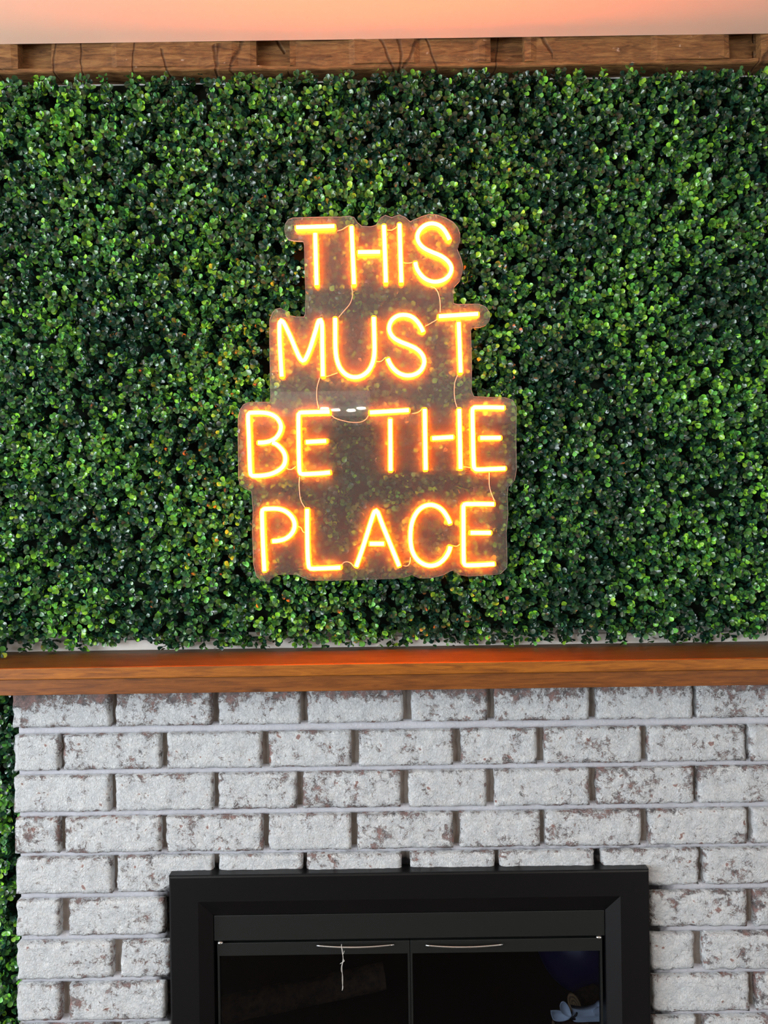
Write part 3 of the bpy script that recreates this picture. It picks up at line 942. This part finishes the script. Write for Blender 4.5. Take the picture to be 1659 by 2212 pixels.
def leaf_batch(base, axis, up, size, cup, fold):
    """arrays of leaves -> (n, 10, 3) vertices"""
    side = np.cross(axis, up); side /= np.linalg.norm(side, axis=1, keepdims=True) + 1e-9
    up = np.cross(side, axis)
    x = LV[:, 0][None, :] * size[:, None]; y = LV[:, 1][None, :] * size[:, None]
    zz = (cup[:, None] * (LV[:, 0] ** 2)[None, :] * 1.6 + fold[:, None] * (LV[:, 1] ** 2)[None, :] * .35) * size[:, None]
    return base[:, None, :] + side[:, None, :] * x[..., None] + axis[:, None, :] * y[..., None] + up[:, None, :] * zz[..., None]


def sprigs(pos, bright, depth_max, hang):
    """pos: (n,3) roots on the panel; returns verts (m,10,3), colours (m,3)"""
    n = len(pos)
    ax = np.stack([rng.normal(0, .42, n), -np.ones(n), rng.normal(.0, .42, n) - hang], 1)
    ax /= np.linalg.norm(ax, axis=1, keepdims=True)
    length = depth_max * rng.uniform(.68, 1.0, n)
    allv, allc = [], []
    spin = rng.uniform(0, 2 * np.pi, n)
    t1 = np.cross(ax, np.array([.1, .2, 1.0])); t1 /= np.linalg.norm(t1, axis=1, keepdims=True)
    t2 = np.cross(ax, t1)
    tone = rng.random(n)
    for lvl, f in enumerate((.34, .56, .77, .93, 1.0)):
        for s in (0, 1):
            a = spin + lvl * (np.pi / 2) + s * np.pi + rng.normal(0, .35, n)
            rad = t1 * np.cos(a)[:, None] + t2 * np.sin(a)[:, None]
            open_ = rng.uniform(.95, 1.7, n) if lvl < 3 else rng.uniform(.55, 1.35, n)
            d = ax * .62 + rad * open_[:, None] + rng.normal(0, .12, (n, 3))
            d /= np.linalg.norm(d, axis=1, keepdims=True)
            base = pos + ax * (length * f)[:, None]
            size = rng.uniform(.0098, .0146, n) * (1 if lvl < 4 else .78)
            upv = ax * 1.0 - rad * .6 + rng.normal(0, .35, (n, 3))
            v = leaf_batch(base, d, upv, size, rng.uniform(.2, .9, n), rng.uniform(-.5, .45, n))
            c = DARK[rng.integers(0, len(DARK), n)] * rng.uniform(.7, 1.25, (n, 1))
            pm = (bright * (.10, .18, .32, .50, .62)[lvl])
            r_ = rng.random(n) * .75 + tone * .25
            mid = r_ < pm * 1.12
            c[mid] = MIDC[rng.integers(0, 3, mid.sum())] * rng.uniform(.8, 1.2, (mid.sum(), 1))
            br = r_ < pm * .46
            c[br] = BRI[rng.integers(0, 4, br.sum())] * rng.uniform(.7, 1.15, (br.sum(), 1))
            allv.append(v); allc.append(c)
    return np.concatenate(allv), np.concatenate(allc)


def inside_sign(x, z, grow=.006):
    P2 = np.array([(P(u, v, D_SIGN).x, P(u, v, D_SIGN).z) for u, v in OUT])
    c = np.zeros(len(x), bool); n = len(P2)
    for i in range(n):
        x1, z1 = P2[i]; x2, z2 = P2[(i + 1) % n]
        cond = ((z1 > z) != (z2 > z)) & (x < (x2 - x1) * (z - z1) / (z2 - z1 + 1e-12) + x1)
        c ^= cond
    return c


def mesh_from_leaves(name, V, Cc):
    m = len(V); me = bpy.data.meshes.new(name)
    me.vertices.add(m * 10); me.vertices.foreach_set('co', V.reshape(-1).astype(np.float32))
    lt = np.array([len(f) for f in LF]); flat = np.concatenate([np.array(f) for f in LF])
    li = (flat[None, :] + (np.arange(m) * 10)[:, None]).reshape(-1)
    me.loops.add(len(li)); me.loops.foreach_set('vertex_index', li.astype(np.int32))
    tot = np.tile(lt, m); st = np.concatenate([[0], np.cumsum(tot)[:-1]])
    me.polygons.add(len(tot)); me.polygons.foreach_set('loop_start', st.astype(np.int32))
    me.polygons.foreach_set('loop_total', tot.astype(np.int32))
    me.polygons.foreach_set('use_smooth', np.ones(len(tot), bool))
    me.update(calc_edges=True)
    at = me.attributes.new('leafcol', 'FLOAT_COLOR', 'POINT')
    col = np.ones((m, 10, 4), np.float32); col[:, :, :3] = Cc[:, None, :]
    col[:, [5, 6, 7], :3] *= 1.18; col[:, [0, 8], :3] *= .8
    at.data.foreach_set('color', col.reshape(-1))
    return me


def hedge(root, V, Cc, count_parts):
    """root thing: front-most leaves become parts, the rest one foliage part"""
    cen = V.mean(axis=1)
    u = (cen[:, 0]) / (cen[:, 1] - CAM.y); v = (cen[:, 2] - CAM.z) / (cen[:, 1] - CAM.y)
    ok = (np.abs(u) < .49) & (np.abs(v) < .66)
    nrm = np.cross(V[:, 4] - V[:, 3], V[:, 7] - V[:, 0]); area_ = np.abs(nrm[:, 1]) / (cen[:, 1] - CAM.y) ** 2
    score = area_ * ok * (cen[:, 1] < np.quantile(cen[:, 1], .12))
    pick = np.argsort(-score)[:count_parts]
    rest = np.ones(len(V), bool); rest[pick] = False
    mk('foliage', mesh_from_leaves('foliage', V[rest], Cc[rest]), root, (M['leaf'],))['kind'] = 'stuff'
    for i in pick:
        c = cen[i]
        me = mesh_from_leaves('leaf', V[i:i + 1] - c[None, None, :], Cc[i:i + 1])
        o = mk('leaf', me, root, (M['leaf'],)); o.location = c


def grid_pts(x0, x1, z0, z1, y, step):
    xs = np.arange(x0, x1, step); zs = np.arange(z0, z1, step)
    X, Z = np.meshgrid(xs, zs)
    p = np.stack([X.ravel(), np.full(X.size, y), Z.ravel()], 1)
    p[:, 0] += rng.uniform(-step * .6, step * .6, len(p)); p[:, 2] += rng.uniform(-step * .6, step * .6, len(p))
    return p


def lowf(x, z, s, seed):
    return np.array([noise.noise(Vector((a * s, seed, b * s))) for a, b in zip(x, z)])


big = thing('boxwood_hedge_wall', 'large panel of artificial boxwood leaves behind the neon sign', 'hedge')
hz0, hz1 = MANT_TOP + .030, P(829, 171, 1.60).z
HX0, HX1 = -1.02, 1.02
pts = grid_pts(HX0, HX1, hz0, hz1, YW - .006, .0136)
lf = lowf(pts[:, 0], pts[:, 2], 7.0, 1.3) + .6 * lowf(pts[:, 0], pts[:, 2], 22.0, 4.3)
bright = np.clip(.85 + .9 * lf, .15, 1.8)
dep = .050 * (1 + .16 * lowf(pts[:, 0], pts[:, 2], 16, 7.7))
hang = np.where(pts[:, 2] < hz0 + .05, .35, .02) - np.where(pts[:, 2] > hz1 - .03, .15, 0)
V1, C1 = sprigs(pts, bright, dep, hang)
# clump that droops over the left end of the mantel
p2 = grid_pts(-1.02, -.775, MANT_TOP + .004, MANT_TOP + .045, YW - .02, .0135)
p2[:, 1] -= rng.uniform(0, .06, len(p2))
V2, C2 = sprigs(p2, np.full(len(p2), 1.1), np.full(len(p2), .045), np.full(len(p2), .3))
V = np.concatenate([V1, V2]); Cc = np.concatenate([C1, C2])
# keep leaves out of the acrylic, the ceiling beam and the mantel boards
ins_ = inside_sign(V.mean(1)[:, 0], V.mean(1)[:, 2])
yl = YW - .058
bad = (V[..., 1].min(1) < np.where(ins_, yl, -9)) | (V[..., 2].min(1) < MANT_TOP + .002) | ((V[..., 2].max(1) > bz0 - .007) & (V[..., 1].max(1) > YW - .053)) | (V[..., 2].max(1) > bz0 - .004 - .006 * rng.random(len(V)))
near = (V[..., 1].min(1) < YW - .058) & (V[..., 0].mean(1) > P(500, 900, D_SIGN).x) & (V[..., 0].mean(1) < P(1130, 900, D_SIGN).x) & (V.mean(1)[:, 2] < P(800, 455, D_SIGN).z) & (V.mean(1)[:, 2] > P(800, 1265, D_SIGN).z)
bad |= near
hedge(big, V[~bad], Cc[~bad], 300)
box('backing_mat', big, M['backing'], HX0 - .01, HX1 + .01, YW - .006, YW - .0005, hz0 + .004, hz1 + .002)

small = thing('boxwood_side_panel', 'narrow strip of boxwood leaves left of the bricks, below the mantel', 'hedge')
pts = grid_pts(-1.12, bxl - .012, .06, top - .02, YW - .006, .0142)
lf = lowf(pts[:, 0], pts[:, 2], 7.0, 9.3)
V, Cc = sprigs(pts, np.clip(.8 + .9 * lf, .15, 1.7), np.full(len(pts), .05), np.full(len(pts), .02))
bad = V[..., 0].max(1) > bxl - .001
bad |= V[..., 2].max(1) > top - .002
hedge(small, V[~bad], Cc[~bad], 40)
box('backing_mat', small, M['backing'], -1.13, bxl - .001, YW - .006, YW - .0005, .04, top - .01)
